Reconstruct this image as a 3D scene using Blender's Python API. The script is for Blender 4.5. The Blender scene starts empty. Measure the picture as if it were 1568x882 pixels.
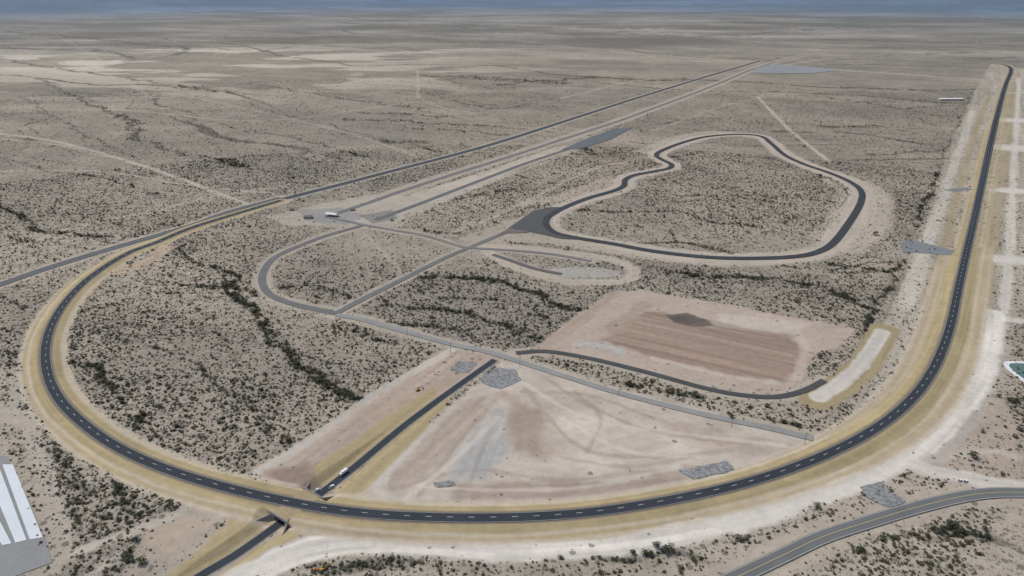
import bpy, math, random, time
import numpy as np
T0=time.time()
random.seed(7); rng=np.random.default_rng(11)
# ------------------------------------------------------------------ helpers: image pixels projected to ground positions
FL=1060.0; HC=400.0; PIT=math.atan(476/FL); SP,CP=math.sin(PIT),math.cos(PIT)
def P(px,py,z=0.0):
    """plan position (metres) of an image pixel projected onto the plane at height z"""
    px=np.asarray(px,float); py=np.asarray(py,float)
    dx=(px-784)/FL; dy=(441-py)/FL
    t=(HC-z)/(SP-dy*CP)
    return np.stack([dx*t,(CP+dy*SP)*t],-1)
def crom(pts,n=6):
    p=np.array(pts,float)
    if len(p)<3:
        return np.array([p[0]+(p[-1]-p[0])*t for t in np.linspace(0,1,n+1)])
    q=np.vstack([2*p[0]-p[1],p,2*p[-1]-p[-2]]); out=[]
    for i in range(1,len(q)-2):
        for k in range(n):
            t=k/n; a,b,c,d=q[i-1],q[i],q[i+1],q[i+2]
            out.append(.5*((2*b)+(-a+c)*t+(2*a-5*b+4*c-d)*t*t+(-a+3*b-3*c+d)*t**3))
    out.append(q[-2]); return np.array(out)
def W(pts,n=6,z=0.0):
    s=crom(pts,n); return P(s[:,0],s[:,1],z)
def Wp(pts,z=0.0):
    s=np.array(pts,float); return P(s[:,0],s[:,1],z)
def c(r,g,b):
    v=np.array([r,g,b],float)/255
    return np.where(v<=.04045,v/12.92,((v+.055)/1.055)**2.4)
def sstep(a,b,x):
    t=np.clip((x-a)/(b-a),0,1); return t*t*(3-2*t)
# ------------------------------------------------------------------ noise
def hsh(ix,iy,s):
    with np.errstate(over='ignore'):
        n=(ix.astype(np.int64).astype(np.uint32)*np.uint32(374761393)+iy.astype(np.int64).astype(np.uint32)*np.uint32(668265263)+np.uint32((s*974634777)&0xffffffff))
        n=(n^(n>>np.uint32(13)))*np.uint32(1274126177)
        n=n^(n>>np.uint32(16))
    return n.astype(np.float32)/4294967295.0
def vn(x,y,s=0):
    ix=np.floor(x); iy=np.floor(y); fx=(x-ix).astype(np.float32); fy=(y-iy).astype(np.float32)
    fx=fx*fx*(3-2*fx); fy=fy*fy*(3-2*fy)
    a=hsh(ix,iy,s);b=hsh(ix+1,iy,s);cc=hsh(ix,iy+1,s);d=hsh(ix+1,iy+1,s)
    return (a+(b-a)*fx)*(1-fy)+(cc+(d-cc)*fx)*fy
def fbm(x,y,o=4,s=0):
    v=0;a=1;t=0
    for i in range(o):
        v=v+a*vn(x*2**i+17.3*i,y*2**i-9.1*i,s+i); t+=a; a*=.5
    return v/t
# ------------------------------------------------------------------ drainage network (water-flow tracing on a noisy slope)
def flow(x0,x1,y0,y1,cell,n,steps,step,scale,seed,bend):
    nx=int((x1-x0)/cell); ny=int((y1-y0)/cell); acc=np.zeros(nx*ny,np.float32)
    px=rng.uniform(x0-600,x1+200,n); py=rng.uniform(y0-200,y1+600,n)
    dirx=np.zeros(n); diry=np.zeros(n); e=scale*.03
    for k in range(steps):
        h0=fbm(px/scale,py/scale,4,seed); hx=fbm((px+e)/scale,py/scale,4,seed)-h0; hy=fbm(px/scale,(py+e)/scale,4,seed)-h0
        th=np.radians(-42+24*sstep(-600,900,px)+bend)
        gx=-hx/e*scale; gy=-hy/e*scale
        vx=np.cos(th)*.42+gx*.42; vy=np.sin(th)*.42+gy*.42
        dirx=dirx*.72+vx*.28; diry=diry*.72+vy*.28; l=np.hypot(dirx,diry)+1e-6
        px=px+dirx/l*step; py=py+diry/l*step
        if k>6:
            for f in (0,.5):
                qx=px-dirx/l*step*f; qy=py-diry/l*step*f
                ix=((qx-x0)/cell).astype(int); iy=((qy-y0)/cell).astype(int); ok=(ix>0)&(ix<nx-1)&(iy>0)&(iy<ny-1)
                acc+=np.bincount(iy[ok]*nx+ix[ok],minlength=nx*ny).astype(np.float32)
    A=acc.reshape(ny,nx)
    s=np.log1p(A*.5)
    B=np.maximum.reduce([s,.8*np.roll(s,1,0),.8*np.roll(s,-1,0),.8*np.roll(s,1,1),.8*np.roll(s,-1,1)])
    B=.5*B+.125*(np.roll(B,1,0)+np.roll(B,-1,0)+np.roll(B,1,1)+np.roll(B,-1,1))
    return (B,x0,y0,cell,nx,ny)
def look(R,X,Y):
    B,x0,y0,cell,nx,ny=R
    fx=(X-x0)/cell-.5; fy=(Y-y0)/cell-.5; ix=np.floor(fx).astype(int); iy=np.floor(fy).astype(int)
    ok=(ix>=0)&(ix<nx-1)&(iy>=0)&(iy<ny-1); ix=np.clip(ix,0,nx-2); iy=np.clip(iy,0,ny-2); tx=fx-ix; ty=fy-iy
    v=(B[iy,ix]*(1-tx)+B[iy,ix+1]*tx)*(1-ty)+(B[iy+1,ix]*(1-tx)+B[iy+1,ix+1]*tx)*ty
    return np.where(ok,v,0)
FN=flow(-2700,2700,150,4200,3.0,3800,220,9,170,301,0)
FM=flow(-5200,5200,1300,7500,7.0,3800,200,26,560,331,6)
FF=flow(-11000,11000,3000,13500,16.0,4200,150,65,1300,361,12)
print('flow',time.time()-T0)
# ------------------------------------------------------------------ distance helpers
def dline(X,Y,pts,R):
    lo=pts.min(0)-R; hi=pts.max(0)+R
    idx=np.nonzero((X>lo[0])&(X<hi[0])&(Y>lo[1])&(Y<hi[1]))[0]
    x=X[idx];y=Y[idx]; best=np.full(len(idx),1e9); sg=np.ones(len(idx)); ss=np.zeros(len(idx)); L=0
    for a,b in zip(pts[:-1],pts[1:]):
        e=b-a; l2=e@e
        if l2<1e-6: continue
        l=math.sqrt(l2); m=np.minimum(a,b)-R; M=np.maximum(a,b)+R
        k=np.nonzero((x>m[0])&(x<M[0])&(y>m[1])&(y<M[1]))[0]
        if len(k):
            wx=x[k]-a[0]; wy=y[k]-a[1]; t=np.clip((wx*e[0]+wy*e[1])/l2,0,1)
            d=np.hypot(wx-t*e[0],wy-t*e[1]); u=d<best[k]; kk=k[u]
            best[kk]=d[u]; sg[kk]=np.sign(e[0]*wy-e[1]*wx)[u]; ss[kk]=(L+t*l)[u]
        L+=l
    ok=best<R
    return idx[ok],best[ok]*sg[ok],ss[ok]
def dpoly(X,Y,pts,R):
    lo=pts.min(0)-R; hi=pts.max(0)+R
    idx=np.nonzero((X>lo[0])&(X<hi[0])&(Y>lo[1])&(Y<hi[1]))[0]
    x=X[idx];y=Y[idx]; best=np.full(len(idx),1e9); ins=np.zeros(len(idx),bool)
    for a,b in zip(pts,np.roll(pts,-1,0)):
        e=b-a; l2=max(e@e,1e-9); wx=x-a[0]; wy=y-a[1]; t=np.clip((wx*e[0]+wy*e[1])/l2,0,1)
        best=np.minimum(best,np.hypot(wx-t*e[0],wy-t*e[1]))
        cr=((a[1]>y)!=(b[1]>y)); xi=a[0]+(y-a[1])*e[0]/(e[1] if abs(e[1])>1e-9 else 1e-9)
        ins^=cr&(x<xi)
    return idx,np.where(ins,best,-best)
# ------------------------------------------------------------------ palette
TAN=c(166,151,116); TAN2=c(152,139,107); PALE=c(196,190,179); BEIGE=c(174,165,150)
BROWN=c(146,129,112); DIRT=c(166,156,141); GREY=c(142,140,136); DGREY=c(112,112,110)
# ------------------------------------------------------------------ traced alignments
RING_PX=[(430,307),(350,331),(290,350),(240,371),(200,386),(160,409),(125,436),(98,466),(80,496),(71,525),(70,556),(79,590),(98,620),(127,648),(165,676),(212,701),(270,724),(340,745),(420,764),(500,779),(580,788),(660,792),(740,793),(820,791),(900,785),(980,774),(1060,759),(1140,740),(1210,718),(1270,694),(1325,666),(1370,635),(1405,601),(1430,564),(1447,525),(1458,488),(1468,440),(1478,395),(1492,335),(1505,275),(1518,215),(1530,165),(1540,130),(1548,110),(1545,102),(1530,98),(1512,97)]
def ringz_r(r): return 2.5*np.clip((1500-r)/500,0,1)
_s=crom(RING_PX,8); _p=P(_s[:,0],_s[:,1],0.0)
for _ in range(2): _z=ringz_r(np.hypot(_p[:,0],_p[:,1])); _p=np.array([P(a,b,zz) for (a,b),zz in zip(_s,_z)])
RING=_p
G_N=W([(758,551),(700,592),(640,636),(580,682),(530,721)],6,0)
G_T=Wp([(489,757),(432,799)],-4.0)
G_S=W([(370,840),(300,884),(225,935)],6,-1.0)
def chaik(p,n=2):
    for _ in range(n):
        q=[p[0]]
        for a,b in zip(p[:-1],p[1:]): q+= [a*.75+b*.25,a*.25+b*.75]
        q.append(p[-1]); p=np.array(q)
    return p
GA=np.vstack([G_N[:-3],G_T,G_S[1:]]); GA=chaik(GA,2)
def resample(p,step):
    seg=np.hypot(*np.diff(p,axis=0).T); s=np.r_[0,np.cumsum(seg)]; n=max(2,int(s[-1]/step)+1); t=np.linspace(0,s[-1],n)
    return np.stack([np.interp(t,s,p[:,0]),np.interp(t,s,p[:,1])],-1)
GA=resample(GA,6)
D=np.hypot(GA[:,None,0]-RING[None,:,0],GA[:,None,1]-RING[None,:,1])
ci=np.unravel_index(D.argmin(),D.shape)[0]; C0=GA[ci]
GU=(GA[ci+4]-GA[ci-4]); GU/=np.hypot(*GU); GV=np.array([-GU[1],GU[0]])
GS0=ci*np.hypot(*(GA[1]-GA[0]))
ULEN=17.0; UW=7.0
def zG(s):
    d=np.abs(s-GS0); return -4.2*(1-sstep(30,150,d))
ROADS={
 'highway':dict(px=[(-60,455),(0,436),(60,415),(120,396),(180,378),(240,361),(300,343),(350,325),(430,303)],hw=9,sh=9,col=c(92,96,100)),
 'track_straight':dict(px=[(350,329),(430,306),(520,283),(600,262),(700,236),(780,213),(870,184),(960,155),(1050,127),(1110,109),(1165,93)],hw=9,sh=9,col=c(74,79,84)),
 'service_road':dict(px=[(500,332),(560,312),(620,291),(700,265),(780,240),(860,214),(940,188),(1000,166),(1060,144),(1110,124),(1150,107),(1200,92),(1262,78)],hw=6.5,sh=20,col=c(112,113,112)),
 'test_strip':dict(px=[(575,337),(640,313),(700,290),(800,252),(880,225),(925,207)],hw=6,sh=14,col=c(104,106,107)),
 'loop_road':dict(px=[(560,344),(500,361),(455,378),(420,395),(404,415),(402,435),(416,453),(450,466),(490,475),(515,480)],hw=5.5,sh=9,col=c(108,109,108)),
 'cross_road':dict(px=[(515,480),(560,456),(620,426),(680,396),(722,378),(765,360),(800,346)],hw=5,sh=7,col=c(112,112,110)),
 'access_road':dict(px=[(515,482),(560,491),(620,508),(690,527),(750,540),(800,556),(860,575),(940,600),(1020,621),(1100,640),(1170,654),(1245,672)],hw=4.2,sh=8,col=c(140,140,137)),
 'link_road':dict(px=[(500,332),(560,345),(600,352),(650,361),(700,376),(722,380),(790,384),(850,390),(905,400)],hw=4,sh=7,col=c(122,121,118)),
 'inner_curve_road':dict(px=[(790,541),(830,538),(870,543),(920,553),(1000,573),(1080,595),(1140,606),(1190,608),(1230,599),(1262,583)],hw=3.8,sh=8,col=c(76,78,78)),
 'county_road':dict(px=[(1060,915),(1130,884),(1200,851),(1260,823),(1330,800),(1400,779),(1470,762),(1530,755),(1620,757)],hw=6.5,sh=10,col=c(106,109,108)),
 'dirt_loop_lane':dict(px=[(755,390),(790,402),(820,412),(860,420)],hw=4,sh=5,col=c(100,100,98)),
}
COURSE_PX=[(838,333),(862,319),(900,304),(938,293),(955,285),(957,276),(970,269),(1000,263),(1024,258),(1028,252),(1014,245),(1005,238),(1015,230),(1050,217),(1085,209),(1130,206),(1165,209),(1182,221),(1202,238),(1232,252),(1270,265),(1300,278),(1318,292),(1318,310),(1301,340),(1277,371),(1255,385),(1220,393),(1150,396),(1080,394),(1000,385),(940,374),(885,365),(850,357),(836,344),(838,333)]
COURSE=W(COURSE_PX,6)
WASH=[([(285,378),(300,402),(345,415),(365,440),(385,470),(410,500),(440,530),(470,560),(500,585),(545,610)],9,1),
([(350,420),(352,450),(395,482),(420,525)],6,.9),([(105,545),(150,560),(160,590),(200,625),(215,652)],7,.9),([(430,438),(480,435),(530,455)],7,.8),
([(590,465),(640,470),(720,482),(800,512),(835,514)],8,.8),([(650,420),(720,425),(790,440),(840,460),(893,470)],12,1),([(1060,418),(1160,425),(1230,435),(1300,455),(1332,468)],10,1),
([(890,320),(960,325),(1040,325),(1100,340),(1165,347)],8,.8),([(1280,403),(1330,409),(1362,416)],11,.9),([(0,310),(25,330),(60,350),(120,358),(170,361)],9,1),([(0,352),(30,368),(50,372)],8,.8),
([(60,120),(140,160),(190,180),(210,200),(215,215),(280,235),(350,245),(380,258)],15,1),([(195,176),(205,190),(210,212)],24,1),([(350,244),(372,256)],18,1),([(660,352),(740,361),(800,376)],8,.8),([(180,705),(190,750),(203,797)],7,1),([(208,835),(226,880)],7,.8),
([(1430,798),(1500,815),(1568,832)],9,.8),([(600,214),(645,217)],30,1),([(665,115),(720,118),(860,126)],46,1),([(770,128),(915,118)],38,.9),([(520,500),(560,515),(605,527)],6,.6),([(0,450),(20,455),(37,472)],8,.9),
([(930,848),(1010,835),(1060,850),(1110,872)],7,.8),([(1400,345),(1420,300),(1440,250),(1460,205),(1480,160),(1496,130)],7,.9),([(1310,545),(1335,485),(1360,435),(1380,395)],6,.9),
([(700,303),(740,296),(790,290)],8,.8),([(540,182),(620,186),(700,190),(760,193)],20,1),([(560,172),(640,176),(690,178)],18,.9),([(640,196),(700,200),(770,205)],18,.9),([(880,235),(920,236)],9,.9),([(1100,630),(1180,642),(1225,652)],5,.9),([(960,585),(1060,605),(1080,610)],5,.8),
([(1190,650),(1240,662)],5,.7),([(1520,600),(1568,612)],10,1),([(280,230),(200,195)],8,.6),([(1340,235),(1440,232)],18,1),([(1270,192),(1340,194)],26,1),([(990,275),(1040,272)],8,.8),([(1030,240),(1070,235)],8,.7),
([(150,505),(230,530),(300,560),(360,600),(400,640),(440,680)],5,.65),([(230,430),(300,470),(350,520)],5,.5),([(480,560),(520,600),(560,612)],5,.7),([(1010,275),(1100,290),(1200,300),(1270,290)],6,.5),([(60,665),(100,710),(120,750)],6,.6),
([(170,590),(215,600),(260,640),(330,690)],4,.5),([(420,520),(470,545),(520,560)],4,.5),([(930,340),(1020,352),(1110,362)],5,.5),([(620,440),(680,455),(760,460)],6,.6),([(820,480),(880,490),(900,478)],6,.6),
([(0,240),(80,262),(150,270),(240,296)],8,.9),([(40,150),(120,200),(200,240)],10,.7),([(400,130),(520,150),(640,165),(760,160)],15,.8),([(380,200),(470,215),(560,240)],10,.8),([(0,90),(90,105),(200,120),(330,140)],22,1),([(1280,150),(1380,165),(1470,160)],18,.8),([(820,160),(740,165),(640,140)],15,.8),([(1000,190),(1100,180),(1180,190)],14,.7),
([(120,50),(300,56),(520,52)],60,.8),([(420,74),(500,70),(640,78)],40,.8),([(900,60),(1050,58),(1200,64)],60,.7),([(1220,92),(1380,84),(1500,80)],40,.7),([(0,40),(80,42),(200,38)],80,.8)]
class FS: pass
def fields(X,Y):
    F=FS(); N=len(X); r=np.hypot(X,Y)
    a=math.radians(-28); U=X*math.cos(a)+Y*math.sin(a); V=-X*math.sin(a)+Y*math.cos(a)
    n1=fbm(X/500,Y/500,4,1); n2=fbm(X/70,Y/70,4,2); n3=fbm(X/14,Y/14,3,3)
    n4=fbm(U/700,V/140,4,41); n5=fbm(X/260,Y/260,3,44); br=fbm(X/55,Y/55,3,57)
    jx=(fbm(X/22,Y/22,3,81)-.5)*16; jy=(fbm(X/22,Y/22,3,85)-.5)*16
    fn=look(FN,X+jx,Y+jy); fm=look(FM,X+jx*1.5,Y+jy*1.5); ff=look(FF,X+jx*3,Y+jy*3)
    s1=sstep(.75,2.0,fn)*(1-.6*sstep(2300,3800,r)); s2=sstep(.9,2.4,fm)*sstep(1350,2000,r)*(1-sstep(6200,7200,r)); s3=sstep(.9,2.3,ff)*sstep(3600,5000,r)
    big=sstep(2.0,3.2,fn)
    lin=np.clip(np.maximum(np.maximum(s1*.85,s2),s3)*sstep(.30,.48,br+.10*(big+s2)),0,1)
    veg=.44+.42*(n2-.5)+.4*(n4-.5)+.4*(n5-.5)
    veg=np.clip(veg,0.05,1); veg=np.maximum(veg,lin*.95)
    k=sstep(.35,.65,n1)[:,None]; k2=sstep(.38,.62,n4)[:,None]; k3=sstep(.42,.62,n5)[:,None]
    col=c(166,155,139)*(1-k)+c(151,143,130)*k
    col=col*(1-.5*k2)+c(142,134,123)*.5*k2
    col=col*(1-.45*k3)+c(180,169,153)*.45*k3
    col=col*(1+.36*(n3-.5))[:,None]
    e=P(260,92); g=np.exp(-(((X-e[0])/1700)**2+((Y-e[1])/1300)**2))
    e2=P(520,110); g=np.maximum(g,.8*np.exp(-(((X-e2[0])/1000)**2+((Y-e2[1])/700)**2)))
    pn=fbm(X/520,Y/170,5,55); pan=sstep(.49,.56,pn)*g
    col=col*(1-.75*pan[:,None])+c(212,202,184)*.75*pan[:,None]; veg=veg*(1-.7*pan)
    bank=np.clip(sstep(.3,.9,fn)-sstep(1.2,2.2,fn),0,1)*.3*(1-sstep(1500,2600,r)); col=col*(1-bank[:,None])+c(186,176,160)*bank[:,None]
    far=sstep(2600,6500,r); pf=fbm(X/2400,Y/700,5,61); pg=fbm(X/600,Y/300,4,64); veg=np.clip(veg+far*(1.9*(pf-.45)+1.9*(pg-.5)),0,1)
    F.wash=np.zeros(N); nz=n3; F.nz=nz
    for pts,hw,al in WASH:
        p=W(pts,4); idx,sd,s=dline(X,Y,p,hw*3)
        if not len(idx): continue
        d=np.abs(sd+ (vn(s/30.,s*0+3,7)-.5)*hw*1.9)+(nz[idx]-.5)*hw*1.5
        m=np.clip(1.2-d/(hw*.8),0,1)*al*sstep(.10,.36,vn(s/(20+hw*.6),sd*.05,8)+.12)
        F.wash[idx]=np.maximum(F.wash[idx],m)
    veg=np.maximum(veg,F.wash*.95)
    soft=(.14+.42*sstep(900,2600,r))*veg
    soft=np.maximum(soft,np.maximum(.66*F.wash,lin*(.5+.28*sstep(1000,2600,r))))
    col=col*(1-soft[:,None])+c(82,79,70)*soft[:,None]
    F.lin=lin
    F.flat=np.zeros(N); F.veg=veg
    def mix(idx,m,cc,kill,amp,st):
        cc=np.asarray(cc)[None,:]*(1+amp*(st-.5))[:,None]
        col[idx]=col[idx]*(1-m[:,None])+cc*m[:,None]
        F.veg[idx]*=(1-m*kill); F.wash[idx]*=(1-m*kill); F.flat[idx]=np.maximum(F.flat[idx],np.clip(m*2,0,1))
    def LZ(px,hw,cc,al=1,soft=4,kill=1,amp=.16,pts=None,lo=None,hi=None):
        p=W(px,5) if pts is None else pts
        R=hw+soft*3+2; idx,sd,s=dline(X,Y,p,R)
        if not len(idx): return
        d=np.abs(sd)+(nz[idx]-.5)*soft*1.6
        m=np.clip((hw-d)/soft+.5,0,1)*al
        st=vn(sd*.3,s*.012,13)*.7+fbm(X[idx]/25,Y[idx]/25,2,14)*.3
        mix(idx,m,cc,kill,amp*2,st)
    def PZ(px,cc,al=1,soft=5,kill=1,amp=.14,dirpx=None,fr=.25,pat=None):
        p=Wp(px); idx,sd=dpoly(X,Y,p,soft*2)
        if not len(idx): return
        m=np.clip((sd+(nz[idx]-.5)*soft*1.6)/soft+.5,0,1)*al
        if dirpx:
            a,b=Wp(dirpx); e=(b-a)/np.hypot(*(b-a)); u=(X[idx]-a[0])*e[0]+(Y[idx]-a[1])*e[1]; v=-(X[idx]-a[0])*e[1]+(Y[idx]-a[1])*e[0]
            st=vn(v*fr,u*.006,19)*.6+vn(v*fr*2.3,u*.01,20)*.4
        else: st=fbm(X[idx]/40,Y[idx]/40,4,23)*.6+fbm((X[idx]+Y[idx]*.4)/60,(Y[idx]-X[idx]*.4)/9,3,24)*.4
        mix(idx,m,cc,kill,amp*2,st)
    # --- disturbed corridors (right side straight)
    PZ([(1445,560),(1470,450),(1552,100),(1518,96),(1492,140),(1450,240),(1420,330),(1390,400),(1352,490),(1310,560),(1290,600),(1300,640),(1380,610)],BEIGE,.68,10,.7,.36,[(1478,395),(1530,165)],.08)
    PZ([(1440,520),(1466,440),(1520,200),(1505,200),(1455,400),(1425,500)],TAN,.7,8,.8,.3,[(1478,395),(1530,165)],.1)
    PZ([(1500,560),(1484,420),(1520,270),(1548,150),(1556,105),(1640,105),(1700,400),(1560,500),(1535,620),(1450,700),(1430,690)],BEIGE,.68,12,.8,.36,[(1478,395),(1530,165)],.07)
    LZ([(1385,470),(1405,420),(1430,345),(1455,270),(1490,170)],9,PALE,.5,6)
    LZ([(1345,505),(1362,470),(1385,410)],3,c(120,112,100),.6,3,.5)
    LZ([(1420,470),(1440,400),(1460,320),(1490,215),(1512,150)],8,TAN2,.7,5)
    LZ([(1505,600),(1525,540),(1538,470),(1545,400),(1550,300),(1556,200),(1560,120)],7,PALE,.75,5)
    LZ([(1500,470),(1512,400),(1525,320),(1540,220),(1552,130)],12,TAN2,.65,6)
    for a,b in [((1500,396),(1600,398)),((1520,292),(1600,293)),((1535,226),(1600,227)),((1540,184),(1600,185)),((1545,142),(1600,143)),((1500,487),(1590,492))]:
        LZ([a,b],9,PALE,.75,7)
    for q in [(1540,397),(1552,292),(1556,184),(1552,226)]:
        LZ([(q[0]-12,q[1]),(q[0]+18,q[1]+1)],22 if q[1]>250 else 40,PALE,.8,10)
    # --- generic dirt tracks
    for px,hw,al in [([(0,205),(60,212),(120,225),(200,248),(280,275),(350,302),(390,316)],6,.7),([(1160,148),(1200,190),(1235,220),(1268,246)],6,.7),([(640,108),(640,150)],6,.35),
       ([(0,212),(90,222),(160,240)],4,.5),([(780,60),(900,75),(1080,90)],12,.4),([(1240,105),(1330,110),(1440,118),(1500,122)],20,.5),([(1200,100),(1300,88),(1512,97)],14,.4),
       ([(300,62),(450,70),(700,85)],14,.4),([(250,320),(330,300),(440,285)],4,.5),([(690,357),(760,330),(900,262),(960,248)],5,.45),([(600,352),(690,303),(880,232)],4,.4),
       ([(0,700),(60,650),(110,690),(140,740)],3,.3),([(80,862),(130,840),(180,822),(240,800),(302,774)],5,.8),([(140,882),(180,850),(200,835)],3,.5),([(0,640),(40,650),(60,700),(100,840)],7,.6),
       ([(0,262),(150,262),(300,285),(420,296)],4,.45),([(0,172),(180,168),(400,185),(640,155)],6,.4),([(120,118),(300,150),(520,200),(640,240)],6,.35),([(0,130),(250,110),(560,120),(900,100)],9,.35),
       ([(640,150),(680,165),(720,172)],6,.3),([(860,150),(1000,120),(1200,110)],8,.35),([(1000,200),(1160,150),(1400,130)],7,.25),([(0,392),(120,345),(260,322),(330,318)],4,.4),
       ([(1100,60),(1300,70),(1568,66)],16,.4),([(0,48),(300,44),(800,52)],20,.3),([(0,68),(200,64),(420,60)],14,.4),([(60,40),(150,90),(230,150)],9,.25),([(130,470),(250,440),(380,425)],2.5,.3),([(1250,815),(1350,812),(1450,850),(1568,870)],3,.4),([(560,360),(600,400),(620,426)],3,.35)]:
        LZ(px,hw,c(186,177,163),al,5,.9)
    PZ([(0,600),(40,640),(50,700),(110,860),(60,900),(-40,900),(-40,600)],DIRT,.8,8,.7)
    PZ([(-10,560),(45,575),(35,610),(60,650),(0,650)],BEIGE,.7,8,.7)
    PZ([(215,830),(300,770),(400,785),(470,800),(500,830),(330,900),(180,900)],DIRT,.85,8,.9,.22)
    PZ([(215,815),(300,785),(330,800),(260,845),(225,835)],c(176,160,141),.8,6)
    for nme,rd in ROADS.items():
        LZ(rd['px'],rd['hw']+rd['sh'],DIRT*1.03,.8,5)
    # staging area
    PZ([(440,325),(500,310),(560,300),(620,300),(690,280),(760,262),(800,262),(700,300),(600,345),(540,348),(440,345),(400,330)],c(172,163,150),.8,8,.9,.28)
    PZ([(455,322),(520,318),(560,330),(530,345),(470,338)],GREY,.85,4)
    PZ([(550,330),(600,322),(610,335),(570,343)],DGREY,.7,4)
    PZ([(620,300),(760,256),(860,222),(880,225),(790,255),(660,303)],c(180,170,155),.8,8,.9,.28)
    # handling course shoulders
    LZ(None,24,c(180,169,155),.85,8,1,.2,COURSE)
    LZ([(1182,221),(1205,238),(1240,255),(1290,272),(1335,290),(1345,312),(1335,350),(1300,380)],26,c(176,165,150),.75,10)
    LZ([(1270,385),(1150,400),(1040,396),(940,382),(860,370)],20,c(176,165,150),.7,8)
    LZ([(1160,210),(1100,203),(1040,212),(990,232)],26,c(178,168,152),.6,10)
    LZ([(1265,275),(1290,300),(1275,335),(1245,365)],10,c(180,170,156),.5,8)
    LZ([(920,262),(960,250),(985,240)],9,BROWN,.5,8)
    PZ([(800,316),(870,306),(930,290),(950,278),(930,270),(850,300),(790,312)],c(174,161,144),.6,8)
    PZ([(700,365),(790,335),(830,318),(850,345),(900,372),(780,372),(740,378)],DIRT,.8,8)
    LZ([(735,378),(790,378),(850,385),(920,394),(958,405),(970,418),(955,430),(905,432),(860,430),(815,418),(775,402),(745,385)],11,c(176,165,150),.85,5)
    PZ([(845,412),(880,408),(950,414),(955,424),(900,426),(855,424)],c(162,159,151),.75,5)
    # pad 1
    PZ([(940,446),(985,444),(1010,450),(1070,458),(1150,474),(1250,492),(1310,505),(1290,530),(1240,548),(1228,580),(1205,598),(1150,600),(1080,590),(960,562),(870,541),(822,532),(870,490)],c(174,159,145),.95,6,1,.2)
    PZ([(985,476),(1060,486),(1130,502),(1200,515),(1245,540),(1222,572),(1190,584),(1110,574),(1000,548),(925,520)],c(146,126,111),.9,8,1,.32,[(990,480),(1210,525)],.13)
    for t,al in (([(975,494),(1090,516),(1215,545)],.28),([(960,505),(1090,533),(1210,560)],.22),([(1000,485),(1100,503),(1200,522)],.2)): LZ(t,1.8,c(186,170,154),al,2)
    for t,al in (([(965,500),(1090,524),(1215,552)],.3),([(945,513),(1080,543),(1200,572)],.28),([(1000,492),(1100,510),(1215,534)],.25)): LZ(t,2.2,c(120,102,90),al,3)
    PZ([(925,500),(985,462),(1000,466),(940,515)],c(158,140,123),.6,7,1,.3,[(925,505),(990,460)],.1)
    PZ([(1080,500),(1220,512),(1240,495),(1100,478)],PALE,.4,10)
    PZ([(1022,482),(1050,479),(1085,490),(1098,500),(1060,500),(1030,494)],c(92,85,79),.92,4,1,.8)
    LZ([(1090,492),(1150,506),(1210,516)],5,c(134,119,105),.5,6)
    LZ([(885,528),(910,527),(940,533),(952,541)],5,c(170,170,163),.8,4)
    LZ([(830,531),(880,498),(942,449)],8,c(162,144,128),.6,5)
    LZ([(1000,548),(1100,572),(1190,586)],4,c(196,184,168),.5,4)
    LZ([(1228,520),(1232,545),(1220,580)],6,c(192,180,164),.5,5)
    # access-side pads
    PZ([(672,536),(765,547),(700,598),(640,640),(560,700),(500,760),(430,756),(385,716),(440,690),(540,625),(600,585)],c(170,154,139),.9,6,1,.26,[(700,570),(480,740)],.1)
    LZ([(395,722),(450,690),(540,628),(600,588),(690,537)],5,c(184,177,166),.9,4)
    PZ([(405,720),(470,708),(500,745),(480,757),(440,757)],c(138,120,106),.8,8)
    PZ([(545,622),(640,600),(700,570),(740,552),(640,640),(560,690)],c(172,153,134),.5,9)
    PZ([(768,553),(830,560),(900,583),(1000,610),(1100,635),(1180,658),(1245,674),(1230,690),(1150,720),(1060,745),(960,765),(850,775),(700,778),(620,775),(535,765),(580,722),(640,662),(700,612),(745,578)],c(182,171,158),.95,5,1,.3)
    PZ([(770,600),(800,610),(850,650),(880,690),(830,705),(790,690),(775,640)],c(155,138,122),.8,12,1,.35)
    PZ([(735,640),(770,625),(780,690),(745,735),(690,735),(700,690)],c(176,174,168),.75,10,1,.34,[(760,630),(715,735)],.12)
    PZ([(715,690),(760,680),(745,725),(705,725)],c(158,158,155),.5,8,1,.34,[(760,630),(715,735)],.2)
    PZ([(860,620),(960,640),(1100,680),(1080,710),(960,735),(860,720),(830,660)],c(196,186,172),.5,16,1,.36)
    PZ([(1000,640),(1160,668),(1220,682),(1150,700),(1080,690)],c(166,150,135),.55,12,1,.36,[(1000,640),(1180,680)],.08)
    PZ([(690,745),(800,738),(960,735),(1060,715),(1090,730),(960,757),(850,766),(700,766)],c(155,137,122),.65,8,1,.34,[(720,750),(980,745)],.12)
    PZ([(600,720),(650,660),(720,615),(750,600),(740,640),(660,720),(610,755),(570,750)],c(168,151,136),.6,10,1,.34,[(740,610),(600,730)],.12)
    for t in ([(800,585),(840,640),(900,690),(1000,700),(1120,690)],[(760,610),(700,680),(640,760)],[(830,575),(900,620),(1000,660),(1150,680)],[(650,700),(680,650),(740,610)],[(860,700),(960,715),(1060,700)],[(600,750),(720,720),(860,735),(1000,720)],[(800,600),(900,605),(1000,640)],[(900,690),(920,640),(880,600)]): LZ(t,2.4,c(150,136,123),.45,3)
    for t in ([(790,580),(900,640),(1050,665),(1200,682)],[(640,745),(760,750),(900,745),(1040,715)],[(860,640),(960,690),(1080,700)],[(620,765),(700,700),(760,640)]): LZ(t,2.4,c(204,195,182),.5,3)
    LZ([(590,760),(580,740),(610,700),(660,655)],6,PALE,.5,5)
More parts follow.
